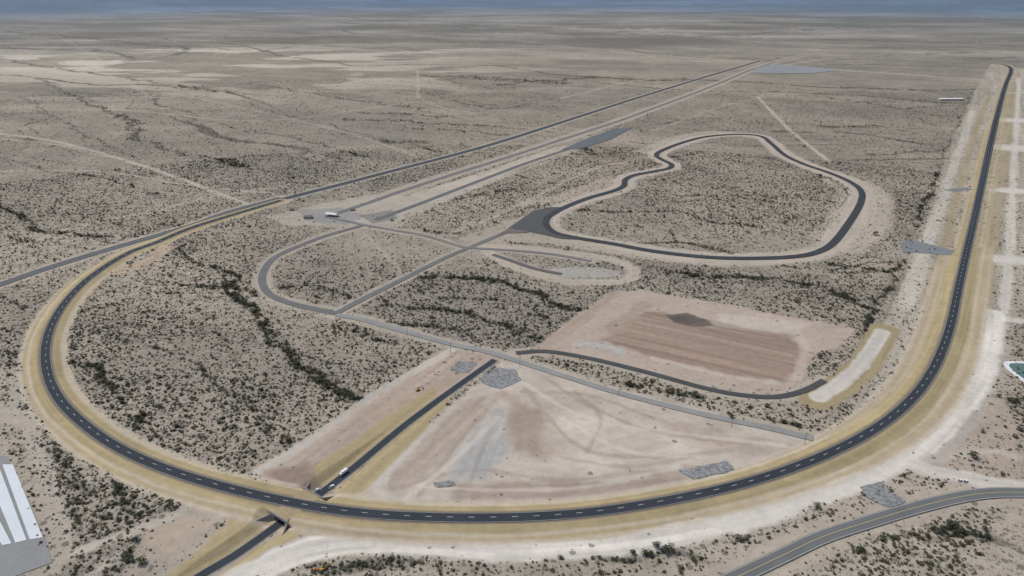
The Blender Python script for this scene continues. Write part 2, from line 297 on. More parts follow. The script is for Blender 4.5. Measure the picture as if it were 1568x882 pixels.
    # verges of the underpass road
    PZ([(482,712),(540,674),(600,634),(664,594),(668,610),(560,694),(505,742),(487,735)],TAN,.95,4,1,.22,[(650,610),(490,730)],.2)
    PZ([(700,600),(660,645),(622,690),(580,732),(555,755),(505,764),(530,732),(590,680),(680,608)],TAN*1.04,.95,4,1,.22,[(650,630),(520,750)],.2)
    PZ([(352,797),(385,790),(418,802),(330,856),(290,890),(245,890),(300,845)],TAN,.95,4,1,.22,[(410,800),(280,880)],.2)
    PZ([(436,806),(466,808),(455,822),(400,845),(340,890),(318,890),(370,850)],TAN*1.04,.95,4,1,.22,[(410,800),(280,880)],.2)
    # county road corner
    PZ([(1300,738),(1380,715),(1440,735),(1470,752),(1380,778),(1300,798),(1180,850),(1060,905),(900,905),(1100,850),(1250,800)],c(170,159,145),.55,14,.5,.28)
    PZ([(1420,690),(1500,620),(1540,600),(1560,650),(1568,740),(1480,735),(1400,715)],c(168,154,139),.75,10,.85,.34)
    LZ([(1400,716),(1450,700),(1510,690),(1560,700)],4,PALE,.4,4)
    LZ([(1545,530),(1515,580),(1490,640),(1450,690),(1420,715)],6,c(168,161,152),.6,5)
    # haul road
    LZ([(340,905),(400,870),(440,851),(485,838),(545,830),(620,829),(760,839),(860,836),(960,827),(1060,811),(1160,786),(1240,757),(1300,737),(1365,708),(1400,688),(1440,650),(1478,610),(1500,570),(1512,530),(1520,480)],14,PALE*1.1,.95,5,1,.3)
    LZ([(1340,722),(1380,708),(1430,722),(1500,737),(1580,752)],10,PALE,.9,5)
    LZ([(1100,805),(1200,778),(1300,740),(1380,700),(1440,655)],10,PALE*1.08,.7,6)
    # ring verges (d>0 : infield)
    R=62; idx,sd,s=dline(X,Y,RING,R)
    x,y=X[idx],Y[idx]; rr=np.hypot(x,y); right=sstep(150,500,x)*(y<1050); 
    w=(nz[idx]-.5)*5; w=w+(fbm(x/60,y/60,2,91)-.5)*6
    inn=sd>0; ad=np.abs(sd)
    wi=20+14*right; wo=25+10*right
    lim=np.where(inn,wi,wo)
    fadeS=1-.5*sstep(1100,1500,rr)*(x>0)
    m=np.clip((lim-ad-w)/4+.5,0,1)*fadeS
    st=vn(sd*.5,s*.01,95)*.5+fbm(x/22,y/22,3,96)*.5
    mix(idx,m,TAN,1,.5,st)
    mb=np.clip((ad-14-10*vn(s/90.,s*0+1,97))/4,0,1)*m*.5; mix(idx,mb,c(178,165,144),0,.2,st)
    bp=np.exp(-((ad-(17+6*right)-w*.3)/2.0)**2)*m*.75*np.where(right>.4,.5,1); mix(idx,bp,c(194,182,162),0,.1,st)
    bp=np.exp(-((ad-(lim)-w*.4)/2.6)**2)*.7*(1-sstep(900,1400,rr)); mix(idx,bp,c(190,178,160),.8,.1,st)
    bp=np.clip((8.2-ad)/1.2,0,1)*.9; mix(idx,bp,c(128,118,102),0,.1,st)
    F.flat[idx]=np.maximum(F.flat[idx],np.clip((46-ad)/8,0,1))
    LZ([(1248,614),(1290,590),(1322,560),(1342,528),(1356,505)],17,TAN2,.95,4); LZ([(1252,608),(1292,584),(1320,556),(1340,526),(1352,508)],9,PALE*.95,.95,3)
    LZ([(255,378),(225,400),(185,415)],12,c(178,158,132),.7,8)
    # --- distance: blue-grey air haze painted into the ground colour
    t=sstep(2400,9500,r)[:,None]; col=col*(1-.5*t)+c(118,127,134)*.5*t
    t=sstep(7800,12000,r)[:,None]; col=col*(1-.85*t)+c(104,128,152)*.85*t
    # --- height
    h=(1-F.flat)*(1-sstep(1500,2600,r))*((n3-.5)*.6+(n2-.5)*1.4-1.2*F.wash*.6-.8*lin)
    inside=1-sstep(10800,13000,r); hill=(1-inside)*(40+430*np.maximum(0,fbm(X/5200,Y/5200,5,71)-.36)+ .01*(r-11000).clip(0,20000)); h=h+hill
    fw=9+7*(1-sstep(40,110,np.hypot(x-C0[0],y-C0[1]))); e=ringz_r(rr)*np.clip((fw+10-ad)/10,0,1); h[idx]=h[idx]+e
    gi,gd,gs=dline(X,Y,GA,40); zz=zG(gs); u=(X[gi]-C0[0])*GU[0]+(Y[gi]-C0[1])*GU[1]; v=(X[gi]-C0[0])*GV[0]+(Y[gi]-C0[1])*GV[1]
    tun=np.abs(u)<ULEN
    lim=np.where(tun,np.where(np.abs(v)<UW+.6,zz,99),zz+np.clip(np.abs(gd)-8.5,0,99)*.5)
    h[gi]=np.minimum(h[gi],lim)
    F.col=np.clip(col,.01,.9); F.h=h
    return F
# ------------------------------------------------------------------ ground mesh
rows=list(np.linspace(1,P(784,1000)[1],14)[:-1])
for py in np.arange(1000,300,-1.1): rows.append(P(784,py)[1])
for py in np.arange(300,1,-.6): rows.append(P(784,py)[1])
rows+=list(np.geomspace(rows[-1]*1.01,60000,70)); rows=np.array(rows)
az=np.r_[np.arange(-180,-43,3.0),np.arange(-43,43,.056),np.arange(43,178,3.0)]; az=np.radians(az)
nr,na=len(rows),len(az)
Rg,Ag=np.meshgrid(rows,az,indexing='ij'); X=(Rg*np.sin(Ag)).ravel(); Y=(Rg*np.cos(Ag)).ravel()
F=fields(X,Y)
print('fields',time.time()-T0,nr*na)
def mesh_np(name,verts,quads):
    me=bpy.data.meshes.new(name); me.vertices.add(len(verts)); me.vertices.foreach_set('co',np.ascontiguousarray(verts,dtype=np.float32).ravel())
    q=np.ascontiguousarray(quads,dtype=np.int32); k=q.shape[1]
    me.loops.add(q.size); me.loops.foreach_set('vertex_index',q.ravel()); me.polygons.add(len(q)); me.polygons.foreach_set('loop_start',np.arange(0,q.size,k,dtype=np.int32))
    try: me.polygons.foreach_set('loop_total',np.full(len(q),k,dtype=np.int32))
    except Exception: pass
    me.update(calc_edges=True); return me
def link(o): bpy.context.scene.collection.objects.link(o); return o
i=np.arange(nr-1)[:,None]; j=np.arange(na)[None,:]; jn=(j+1)%na
quads=np.stack([i*na+j+0*jn,i*na+jn,(i+1)*na+jn,(i+1)*na+j+0*jn],-1).reshape(-1,4)[:,::-1]
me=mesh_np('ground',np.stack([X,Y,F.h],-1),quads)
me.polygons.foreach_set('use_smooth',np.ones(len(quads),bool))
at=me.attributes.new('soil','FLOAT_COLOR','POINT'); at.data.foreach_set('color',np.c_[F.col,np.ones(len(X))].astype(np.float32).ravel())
at=me.attributes.new('veg','FLOAT','POINT'); at.data.foreach_set('value',F.veg.astype(np.float32))
ground=link(bpy.data.objects.new('ground',me))
# ------------------------------------------------------------------ node helpers
def newmat(name,rough=.9):
    m=bpy.data.materials.new(name); m.use_nodes=True; nt=m.node_tree; b=nt.nodes['Principled BSDF']; b.inputs['Roughness'].default_value=rough
    b.inputs['Specular IOR Level'].default_value=.15
    return m,nt,b
def N(nt,t,**k):
    n=nt.nodes.new(t)
    for a,v in k.items(): setattr(n,a,v)
    return n
def math_(nt,op,a,b=None,cl=False):
    n=nt.nodes.new('ShaderNodeMath'); n.operation=op; n.use_clamp=cl
    for k,v in enumerate((a,b)):
        if v is None: continue
        if isinstance(v,(int,float)): n.inputs[k].default_value=v
        else: nt.links.new(v,n.inputs[k])
    return n.outputs[0]
def noise(nt,vec,sc,det=3,rough=.6):
    n=N(nt,'ShaderNodeTexNoise'); n.inputs['Scale'].default_value=sc; n.inputs['Detail'].default_value=det; n.inputs['Roughness'].default_value=rough; nt.links.new(vec,n.inputs['Vector']); return n.outputs['Fac']
def mixc(nt,fac,a,b,bt='MIX'):
    n=N(nt,'ShaderNodeMix',data_type='RGBA',blend_type=bt)
    for s,v in ((n.inputs[0],fac),(n.inputs[6],a),(n.inputs[7],b)):
        if isinstance(v,(int,float)): s.default_value=v
        elif isinstance(v,(tuple,list,np.ndarray)): s.default_value=(*[float(q) for q in v][:3],1)
        else: nt.links.new(v,s)
    return n.outputs[2]
def scalec(nt,col,fac):
    n=N(nt,'ShaderNodeVectorMath',operation='SCALE')
    nt.links.new(col,n.inputs[0]); nt.links.new(fac,n.inputs['Scale']); return n.outputs[0]
gm,nt,b=newmat('desert_soil',.95)
tc=N(nt,'ShaderNodeTexCoord').outputs['Object']
soil=N(nt,'ShaderNodeAttribute',attribute_name='soil').outputs['Color']; veg=N(nt,'ShaderNodeAttribute',attribute_name='veg').outputs['Fac']
k=math_(nt,'ADD',math_(nt,'MULTIPLY',noise(nt,tc,.12,4,.65),.5),math_(nt,'ADD',math_(nt,'MULTIPLY',noise(nt,tc,.9,2),.32),.58))
colr=scalec(nt,soil,k)
vfac=None
for sc,thr,rad in ((.13,1.0,.38),(.22,1.25,.38),(.45,.95,.34)):
    vo=N(nt,'ShaderNodeTexVoronoi',voronoi_dimensions='2D'); vo.inputs['Scale'].default_value=sc; nt.links.new(tc,vo.inputs['Vector'])
    sx=N(nt,'ShaderNodeSeparateColor'); nt.links.new(vo.outputs['Color'],sx.inputs[0])
    pres=math_(nt,'LESS_THAN',sx.outputs[0],math_(nt,'MULTIPLY',veg,thr))
    rd=math_(nt,'MULTIPLY',math_(nt,'ADD',sx.outputs[1],.45),rad*.8)
    e=math_(nt,'MULTIPLY',math_(nt,'SUBTRACT',rd,vo.outputs['Distance']),9.0,True)
    e=math_(nt,'MULTIPLY',e,pres); vfac=e if vfac is None else math_(nt,'MAXIMUM',vfac,e)
vfac=math_(nt,'MULTIPLY',vfac,.64)
colr=mixc(nt,vfac,colr,tuple(c(80,79,67)))
nt.links.new(colr,b.inputs['Base Color'])
bp=N(nt,'ShaderNodeBump'); bp.inputs['Strength'].default_value=.5; bp.inputs['Distance'].default_value=.6; nt.links.new(noise(nt,tc,.5,4),bp.inputs['Height']); nt.links.new(bp.outputs[0],b.inputs['Normal'])
me.materials.append(gm)
def simple(name,col,var=.12,sc=.6,rough=.85,metal=0,sc2=.05):
    m,nt,b=newmat(name,rough); tc=N(nt,'ShaderNodeTexCoord').outputs['Object']
    k=math_(nt,'ADD',math_(nt,'MULTIPLY',noise(nt,tc,sc,4),var*2),math_(nt,'ADD',math_(nt,'MULTIPLY',noise(nt,tc,sc2,3),var*2),1-2*var))
    rgb=N(nt,'ShaderNodeRGB'); rgb.outputs[0].default_value=(*[float(q) for q in col],1)
    nt.links.new(scalec(nt,rgb.outputs[0],k),b.inputs['Base Color']); b.inputs['Metallic'].default_value=metal; return m
def asphalt(name,col):
    m,nt,b=newmat(name,.85); tcn=N(nt,'ShaderNodeTexCoord'); tc=tcn.outputs['Object']; uv=N(nt,'ShaderNodeUVMap',uv_map='UVMap').outputs[0]
    sx=N(nt,'ShaderNodeSeparateXYZ'); nt.links.new(uv,sx.inputs[0])
    w=math_(nt,'COSINE',math_(nt,'MULTIPLY',sx.outputs[0],6.2832*4)); 
    k=math_(nt,'ADD',math_(nt,'MULTIPLY',noise(nt,tc,.04,4),.5),math_(nt,'ADD',math_(nt,'MULTIPLY',noise(nt,tc,1.2,2),.24),.62))
    k=math_(nt,'ADD',k,math_(nt,'MULTIPLY',w,.05))
    edge=math_(nt,'ABSOLUTE',math_(nt,'SUBTRACT',sx.outputs[0],.5)); ed=math_(nt,'MULTIPLY',math_(nt,'SUBTRACT',edge,.44),16,True)
    rgb=N(nt,'ShaderNodeRGB'); rgb.outputs[0].default_value=(*[float(q) for q in col],1)
    cc=scalec(nt,rgb.outputs[0],k); cc=mixc(nt,math_(nt,'MULTIPLY',ed,.35),cc,tuple(c(150,140,125)))
    nt.links.new(cc,b.inputs['Base Color']); return m
# ------------------------------------------------------------------ strips
def strip(name,p,hw,z,mat,parent=None,taper=None,off=0.0):
    p=np.asarray(p); n=len(p); tg=np.gradient(p,axis=0); tg/=np.hypot(tg[:,0],tg[:,1])[:,None]+1e-9; nm=np.stack([-tg[:,1],tg[:,0]],-1)
    z=np.broadcast_to(z,(n,)).astype(float); h=np.broadcast_to(hw,(n,)).astype(float)[:,None]
    L=np.c_[p+nm*(off+h),z]; Rr=np.c_[p+nm*(off-h),z]; v=np.empty((2*n,3)); v[0::2]=L; v[1::2]=Rr
    i=np.arange(n-1); q=np.stack([2*i,2*i+1,2*i+3,2*i+2],-1); me=mesh_np(name,v,q)
    s=np.r_[0,np.cumsum(np.hypot(*np.diff(p,axis=0).T))]
    uv=me.uv_layers.new(name='UVMap'); a=np.empty((n-1,4,2)); a[:,0,0]=0;a[:,1,0]=1;a[:,2,0]=1;a[:,3,0]=0; a[:,0,1]=s[:-1];a[:,1,1]=s[:-1];a[:,2,1]=s[1:];a[:,3,1]=s[1:]
    uv.data.foreach_set('uv',a.astype(np.float32).ravel())
    me.materials.append(mat); o=link(bpy.data.objects.new(name,me)); 
    if parent: o.parent=parent
    return o
def dashes(name,p,off,hw,ln,per,z,mat,parent=None,zf=None,rmax=1e9):
    seg=np.hypot(*np.diff(p,axis=0).T); s=np.r_[0,np.cumsum(seg)]; V=[];Q=[]
    for a in np.arange(0,s[-1]-ln,per):
        t=np.array([a,a+ln]); q=np.stack([np.interp(t,s,p[:,0]),np.interp(t,s,p[:,1])],-1)
        if np.hypot(*q[0])>rmax: continue
        e=(q[1]-q[0])/ln; n=np.array([-e[1],e[0]]); zz=z if zf is None else zf(q[0])+z; k=len(V)
        for pt,sg in ((q[0],1),(q[0],-1),(q[1],-1),(q[1],1)):
            w=pt+n*(off+sg*hw); V.append((w[0],w[1],zz))
        Q.append((k,k+1,k+2,k+3))
    me=mesh_np(name,np.array(V),np.array(Q)); me.materials.append(mat); o=link(bpy.data.objects.new(name,me)); o.parent=parent; return o
white=simple('white_road_paint',(.55,.55,.54),.1); yellow=simple('yellow_road_paint',(.55,.43,.15),.08)
mring=asphalt('new_asphalt',c(56,61,67))
ringR=resample(RING,7); rz=ringz_r(np.hypot(ringR[:,0],ringR[:,1]))
rm=np.hypot(ringR[:,0],ringR[:,1])
ring=strip('oval_test_track',ringR,5.6+2.2*sstep(1000,2500,rm),rz+.28,mring)
zf=lambda q: float(ringz_r(np.hypot(q[0],q[1])))
dashes('lane_dashes',ringR,0.5,.2,5.0,17.5,.36,white,ring,zf,2200)
strip('edge_line_inner',ringR,.1,rz+.35,white,ring,off=4.9); strip('edge_line_outer',ringR,.1,rz+.35,white,ring,off=-4.9)
zga=zG(np.arange(len(GA))*np.hypot(*(GA[1]-GA[0])))
groad=strip('underpass_road',GA,4.6,zga+.12,asphalt('underpass_asphalt',c(58,63,68)))
strip('edge_line_a',GA,.12,zga+.18,white,groad,off=4.1); strip('edge_line_b',GA,.12,zga+.18,white,groad,off=-4.1)
for k,(nme,rd) in enumerate(ROADS.items()):
    p=resample(W(rd['px'],8),12); o=strip(nme,p,rd['hw'],.30+.05*k,asphalt(nme+'_asphalt',rd['col']))
    if nme=='county_road':
        strip('centre_line_a',p,.2,.30+.05*k+.04,yellow,o,off=.3); strip('edge_line_a',p,.14,.30+.05*k+.04,white,o,off=5.6); strip('edge_line_b',p,.14,.30+.05*k+.04,white,o,off=-5.6)
    if nme in('highway',): strip('centre_line_a',p,.18,.30+.05*k+.04,yellow,o)
cr=resample(COURSE,8); crs=strip('handling_course',cr,6.4,.95,asphalt('course_asphalt',c(64,68,71)))
# ------------------------------------------------------------------ flat polygons
def poly(name,px,z,mat,parent=None,jit=0,thick=None):
    p=Wp(px) if not isinstance(px,np.ndarray) else px
    if jit:
        p=resample(np.vstack([p,p[:1]]),jit*3)[:-1]; p=p+rng.normal(0,jit*.35,p.shape)
    n=len(p); V=[(a,b_,z) for a,b_ in p]; Fc=[list(range(n))]
    if thick:
        V+=[(a,b_,z-thick) for a,b_ in p]; Fc+=[[i,i+n,(i+1)%n+n,(i+1)%n] for i in range(n)]
    me=bpy.data.meshes.new(name); me.from_pydata(V,[],Fc); me.update(); me.materials.append(mat); o=link(bpy.data.objects.new(name,me)); o.parent=parent; 
    return o
def riprap(name,col):
    m,nt,b=newmat(name,.95); tc=N(nt,'ShaderNodeTexCoord').outputs['Object']
    vo=N(nt,'ShaderNodeTexVoronoi',voronoi_dimensions='2D'); vo.inputs['Scale'].default_value=.55; nt.links.new(tc,vo.inputs['Vector'])
    sx=N(nt,'ShaderNodeSeparateColor'); nt.links.new(vo.outputs['Color'],sx.inputs[0])
    k=math_(nt,'ADD',math_(nt,'MULTIPLY',sx.outputs[0],.7),math_(nt,'ADD',math_(nt,'MULTIPLY',noise(nt,tc,.1,4),.6),.4))
    rgb=N(nt,'ShaderNodeRGB'); rgb.outputs[0].default_value=(*[float(q) for q in col],1)
    nt.links.new(scalec(nt,rgb.outputs[0],k),b.inputs['Base Color'])
    bp=N(nt,'ShaderNodeBump'); bp.inputs['Strength'].default_value=.7; bp.inputs['Distance'].default_value=.6; nt.links.new(vo.outputs['Distance'],bp.inputs['Height']); nt.links.new(bp.outputs[0],b.inputs['Normal']); return m
rr_=riprap('riprap_stone',c(130,131,130))
for px in [[(735,580),(752,562),(788,566),(798,582),(768,596),(738,588)],[(688,567),(702,553),(732,556),(716,572)],[(1038,721),(1112,706),(1127,719),(1062,735)],[(662,740),(692,736),(697,744),(668,748)],[(1316,746),(1350,738),(1388,770),(1362,779),(1330,765)]]:
    poly('riprap_pad',px,.4,rr_,jit=1.6)
gp=simple('gravel',c(124,128,129),.12)
for px in [[(1379,371),(1398,368),(1464,384),(1455,391),(1382,386)],[(1444,291),(1480,287),(1490,290),(1462,294)]]: poly('gravel_pad',px,.4,gp,jit=1.2)
poly('course_apron',[(817,323),(842,318),(870,317),(846,330),(838,344),(856,360),(905,368),(860,366),(815,356),(778,350)],.82,simple('apron_asphalt',c(86,87,87),.12))
poly('course_apron',[(765,358),(800,337),(822,336),(838,352),(800,357)],.78,simple('apron_old_asphalt',c(112,106,100),.12))
poly('skid_pad',[(860,229),(905,210),(940,198),(968,196),(935,214),(890,228)],.88,simple('skid_asphalt',c(102,106,108),.1))
poly('paved_yard',[(1158,104),(1180,99),(1245,103),(1282,108),(1240,113),(1150,112)],1.2,simple('yard_pavement',c(138,141,142),.1,.02,.9,0,.005))
conc=simple('concrete',c(152,150,144),.1,.4)
cy=poly('concrete_test_yard',[(-60,690),(12,700),(30,735),(70,828),(80,862),(20,884),(-60,884)],.5,simple('yard_concrete',c(138,139,138),.16),thick=.4)
wl=simple('white_coating',c(208,213,215),.09)
for k,q in enumerate([[(4,712),(20,712),(66,824),(46,827)],[(-22,722),(-2,713),(41,828),(24,832)],[(-60,740),(-36,730),(18,833),(4,836)]]): poly('test_lane_%d'%k,q,.8,wl,cy,thick=.25)
# ------------------------------------------------------------------ underpass
def empty(name,x,y,z,rot=0):
    o=link(bpy.data.objects.new(name,None)); o.location=(x,y,z); o.rotation_euler=(0,0,rot); return o
def box(name,x0,x1,y0,y1,z0,z1,mat,parent=None,bev=0):
    V=[(x,y,z) for z in(z0,z1) for y in(y0,y1) for x in(x0,x1)]
    Fc=[(0,2,3,1),(4,5,7,6),(0,1,5,4),(2,6,7,3),(0,4,6,2),(1,3,7,5)]
    me=bpy.data.meshes.new(name); me.from_pydata(V,[],Fc); me.update(); me.materials.append(mat); o=link(bpy.data.objects.new(name,me)); o.parent=parent
    return o
ang=math.atan2(GU[1],GU[0]); ub=empty('underpass_bridge',C0[0],C0[1],0,ang)
soilm=simple('verge_soil',c(164,149,118)*.92,.2,.3)
box('deck',-ULEN,ULEN,-UW-2,UW+2,1.2,2.56,soilm,ub)
dark=simple('tunnel_wall_concrete',c(120,117,110),.1)
box('wall_left',-ULEN+.3,ULEN-.3,-UW-1.2,-UW+.2,-4.6,1.19,dark,ub); box('wall_right',-ULEN+.3,ULEN-.3,UW-.2,UW+1.2,-4.6,1.19,dark,ub)
for sgn in(-1,1):
    a,b_=sorted((sgn*(ULEN+.01),sgn*(ULEN+.9)))
    box('headwall_%d'%sgn,a,b_,-UW-4,UW+4,.9,3.2,conc,ub); box('jamb_a%d'%sgn,a,b_,-UW-4,-UW,-4.6,.89,conc,ub); box('jamb_b%d'%sgn,a,b_,UW,UW+4,-4.6,.89,conc,ub)
    for sv in(-1,1):
        w=box('wing_%d_%d'%(sgn,sv),0,13,-.35,.35,-4.6,1.6,conc,ub); w.location=(sgn*(ULEN+.9),sv*(UW+3),0); w.rotation_euler=(0,0,math.atan2(sv*.55,sgn*1.0))
        for v in w.data.vertices:
            if v.co.x>1 and v.co.z>0: v.co.z=-1.0
steel=simple('galvanised_steel',(.45,.46,.47),.05,metal=.3)
for sgn in(-1,1):
    g=box('guard_rail_%d'%sgn,-.1,.1,-11,11,3.5,3.8,steel,ub); g.location=(sgn*(ULEN+.5),0,0)
    for k in range(-5,6,2): box('rail_post_%d_%d'%(sgn,k),sgn*(ULEN+.5)-.08,sgn*(ULEN+.5)+.08,k*1.8-.08,k*1.8+.08,3.2,3.5,steel,ub)
# ------------------------------------------------------------------ plants
def leafmat(name,a,bb):
    m,nt,b=newmat(name,.9); oi=N(nt,'ShaderNodeObjectInfo'); gi=N(nt,'ShaderNodeNewGeometry')
    col=mixc(nt,oi.outputs['Random'],a,bb); k=math_(nt,'ADD',math_(nt,'MULTIPLY',gi.outputs['Random Per Island'],.9),.55)
    nt.links.new(scalec(nt,col,k),b.inputs['Base Color']); return m
lm=leafmat('creosote_leaf',(.066,.068,.044),(.135,.126,.095)); lm2=leafmat('mesquite_leaf',(.042,.052,.03),(.085,.09,.058)); bark=simple('bark',(.12,.09,.07),.2,3)
def leaves(V,Fc,cx,cy,cz,r,h,n,ls,rg):
    for _ in range(n):
        th=rg.uniform(0,6.283); ph=math.acos(rg.uniform(-.15,1)); q=rg.uniform(.55,1)**.6
        x=cx+r*q*math.sin(ph)*math.cos(th); y=cy+r*q*math.sin(ph)*math.sin(th); z=max(.05,cz+h*q*math.cos(ph))
        a=rg.uniform(0,6.28); t=rg.uniform(-.9,.9); l=ls*rg.uniform(.6,1.4); dx,dy=math.cos(a)*l,math.sin(a)*l
        ux,uy,uz=-math.sin(a)*l*math.cos(t),math.cos(a)*l*math.cos(t),l*math.sin(t); k=len(V)
        V+=[(x-dx,y-dy,z),(x+ux*.7,y+uy*.7,z+uz*.7),(x+dx,y+dy,z+.1*l),(x-ux*.7,y-uy*.7,z-uz*.7)]; Fc.append((k,k+1,k+2,k+3))
def limb(V,Fc,a,b_,r0,r1,n=5):
    k=len(V)
    for (p,r) in((a,r0),(b_,r1)):
        for i in range(n): t=i*6.283/n; V.append((p[0]+r*math.cos(t),p[1]+r*math.sin(t),p[2]))
    for i in range(n): Fc.append((k+i,k+(i+1)%n,k+n+(i+1)%n,k+n+i))
def plant(name,seed,tree):
    rg=random.Random(seed); V=[];Fc=[];V2=[];F2=[]
    if tree:
        limb(V2,F2,(0,0,-.3),(.1,.05,1.2),.28,.2)
        for k in range(5):
            a=k*1.26+rg.uniform(-.3,.3); d=rg.uniform(1.1,2.1); e=(d*math.cos(a),d*math.sin(a),rg.uniform(2,3.2)); limb(V2,F2,(.1,.05,1.15),e,.16,.05)
            leaves(V,Fc,e[0],e[1],e[2]-.3,rg.uniform(1.1,1.6),rg.uniform(.9,1.3),46,.33,rg)
        leaves(V,Fc,0,0,2.9,1.5,1.1,50,.33,rg); leaves(V,Fc,0,0,.9,2.0,1.0,30,.35,rg)
    else:
        for k in range(4):
            a=rg.uniform(0,6.28); limb(V2,F2,(0,0,-.15),(.6*math.cos(a),.6*math.sin(a),.7),.06,.02,3)
        for k in range(3): leaves(V,Fc,rg.uniform(-.45,.45),rg.uniform(-.45,.45),.25,rg.uniform(.55,.85),rg.uniform(.6,1.0),22,.24,rg)
    n=len(V); me=bpy.data.meshes.new(name); me.from_pydata(V+V2,[],Fc+[tuple(i+n for i in q) for q in F2]); me.update()
    me.materials.append(lm2 if tree else lm); me.materials.append(bark)
    for i,pl in enumerate(me.polygons): pl.material_index=0 if i<len(Fc) else 1
    return link(bpy.data.objects.new(name,me))
def scatter(name,pts,scl,proto):
    me=bpy.data.meshes.new(name); me.vertices.add(len(pts)); me.vertices.foreach_set('co',pts.astype(np.float32).ravel())
    a=me.attributes.new('scl','FLOAT','POINT'); a.data.foreach_set('value',scl.astype(np.float32))
    a=me.attributes.new('rot','FLOAT','POINT'); a.data.foreach_set('value',(rng.random(len(pts))*6.28).astype(np.float32))
    o=link(bpy.data.objects.new(name,me)); ng=bpy.data.node_groups.new(name,'GeometryNodeTree')
    ng.interface.new_socket('Geometry',in_out='INPUT',socket_type='NodeSocketGeometry'); ng.interface.new_socket('Geometry',in_out='OUTPUT',socket_type='NodeSocketGeometry')
    gi=ng.nodes.new('NodeGroupInput'); go=ng.nodes.new('NodeGroupOutput'); ip=ng.nodes.new('GeometryNodeInstanceOnPoints'); oi=ng.nodes.new('GeometryNodeObjectInfo'); oi.inputs['Object'].default_value=proto; oi.inputs['As Instance'].default_value=True
    s=ng.nodes.new('GeometryNodeInputNamedAttribute'); s.data_type='FLOAT'; s.inputs['Name'].default_value='scl'
    r=ng.nodes.new('GeometryNodeInputNamedAttribute'); r.data_type='FLOAT'; r.inputs['Name'].default_value='rot'; cx=ng.nodes.new('ShaderNodeCombineXYZ')
    L=ng.links.new; L(gi.outputs[0],ip.inputs['Points']); L(oi.outputs['Geometry'],ip.inputs['Instance']); L(s.outputs['Attribute'],ip.inputs['Scale']); L(r.outputs['Attribute'],cx.inputs[2]); L(cx.outputs[0],ip.inputs['Rotation']); L(ip.outputs[0],go.inputs[0])
    md=o.modifiers.new('scatter','NODES'); md.node_group=ng; return o
def cand(n,r0,r1):
    r=np.sqrt(rng.random(n)*(r1*r1-r0*r0)+r0*r0); a=np.radians(rng.uniform(-42,42,n)); return r*np.sin(a),r*np.cos(a)
cx_=[];cy_=[]
for n,r0,r1 in((140000,330,1000),(210000,1000,1800),(110000,1800,3200)):
    a,b_=cand(n,r0,r1); cx_.append(a);cy_.append(b_)
BX=np.concatenate(cx_);BY=np.concatenate(cy_); B=fields(BX,BY)
keep=(rng.random(len(BX))<np.clip(B.veg**1.4*.95,0,1))&(B.veg>.07)
for pts,R in((RING,11),(GA,9),(COURSE,11)):
    i_,_,_=dline(BX,BY,pts,R); keep[i_]=False
for rd in ROADS.values():
    i_,_,_=dline(BX,BY,W(rd['px'],6),rd['hw']+2.5); keep[i_]=False
PT=np.stack([BX,BY,B.h],-1)
isT=(rng.random(len(BX))<(B.wash*.5+.003+.16*np.clip(B.lin-.35,0,1)*(B.veg>.5)))&keep; isB=keep&~isT
print('plants',isB.sum(),isT.sum(),time.time()-T0)
protoB=[plant('creosote_bush',s,False) for s in(1,2,3)]; protoT=[plant('mesquite_tree',s,True) for s in(5,6,7)]
sc=np.exp(rng.normal(-.12,.38,len(BX)))
for k,pr in enumerate(protoB):
    m=np.nonzero(isB)[0][k::3]; scatter('desert_scrub',PT[m],sc[m]*(.9+.35*(B.veg[m])),pr); pr.location=(PT[m[0]][0]+2,PT[m[0]][1],PT[m[0]][2])
for k,pr in enumerate(protoT):
    m=np.nonzero(isT)[0][k::3]; scatter('mesquite_thicket',PT[m],.42+.52*rng.random(len(m))*sc[m].clip(.5,1.4),pr); pr.location=(PT[m[0]][0]+3,PT[m[0]][1],PT[m[0]][2])
for k,(q,s_) in enumerate([((1455,808),1.7),((1468,814),1.3),((1490,701),1.5),((1064,606),1.5),((897,233),3.0),((905,234),2.4),((1120,640),1.1),((218,862),1.4),((440,675),1.3),((388,452),1.6),((545,508),1.3),((560,512),1.2),((1255,548),1.4),((1020,845),1.5),((1005,838),1.2),((1340,360),1.8),((1255,272),2.2),((785,513),1.3),((590,465),1.5)]):
    p=P(*q); o=link(bpy.data.objects.new('mesquite_tree',protoT[k%3].data)); o.location=(p[0],p[1],0); o.scale=(s_,)*3; o.rotation_euler=(0,0,k*1.3)
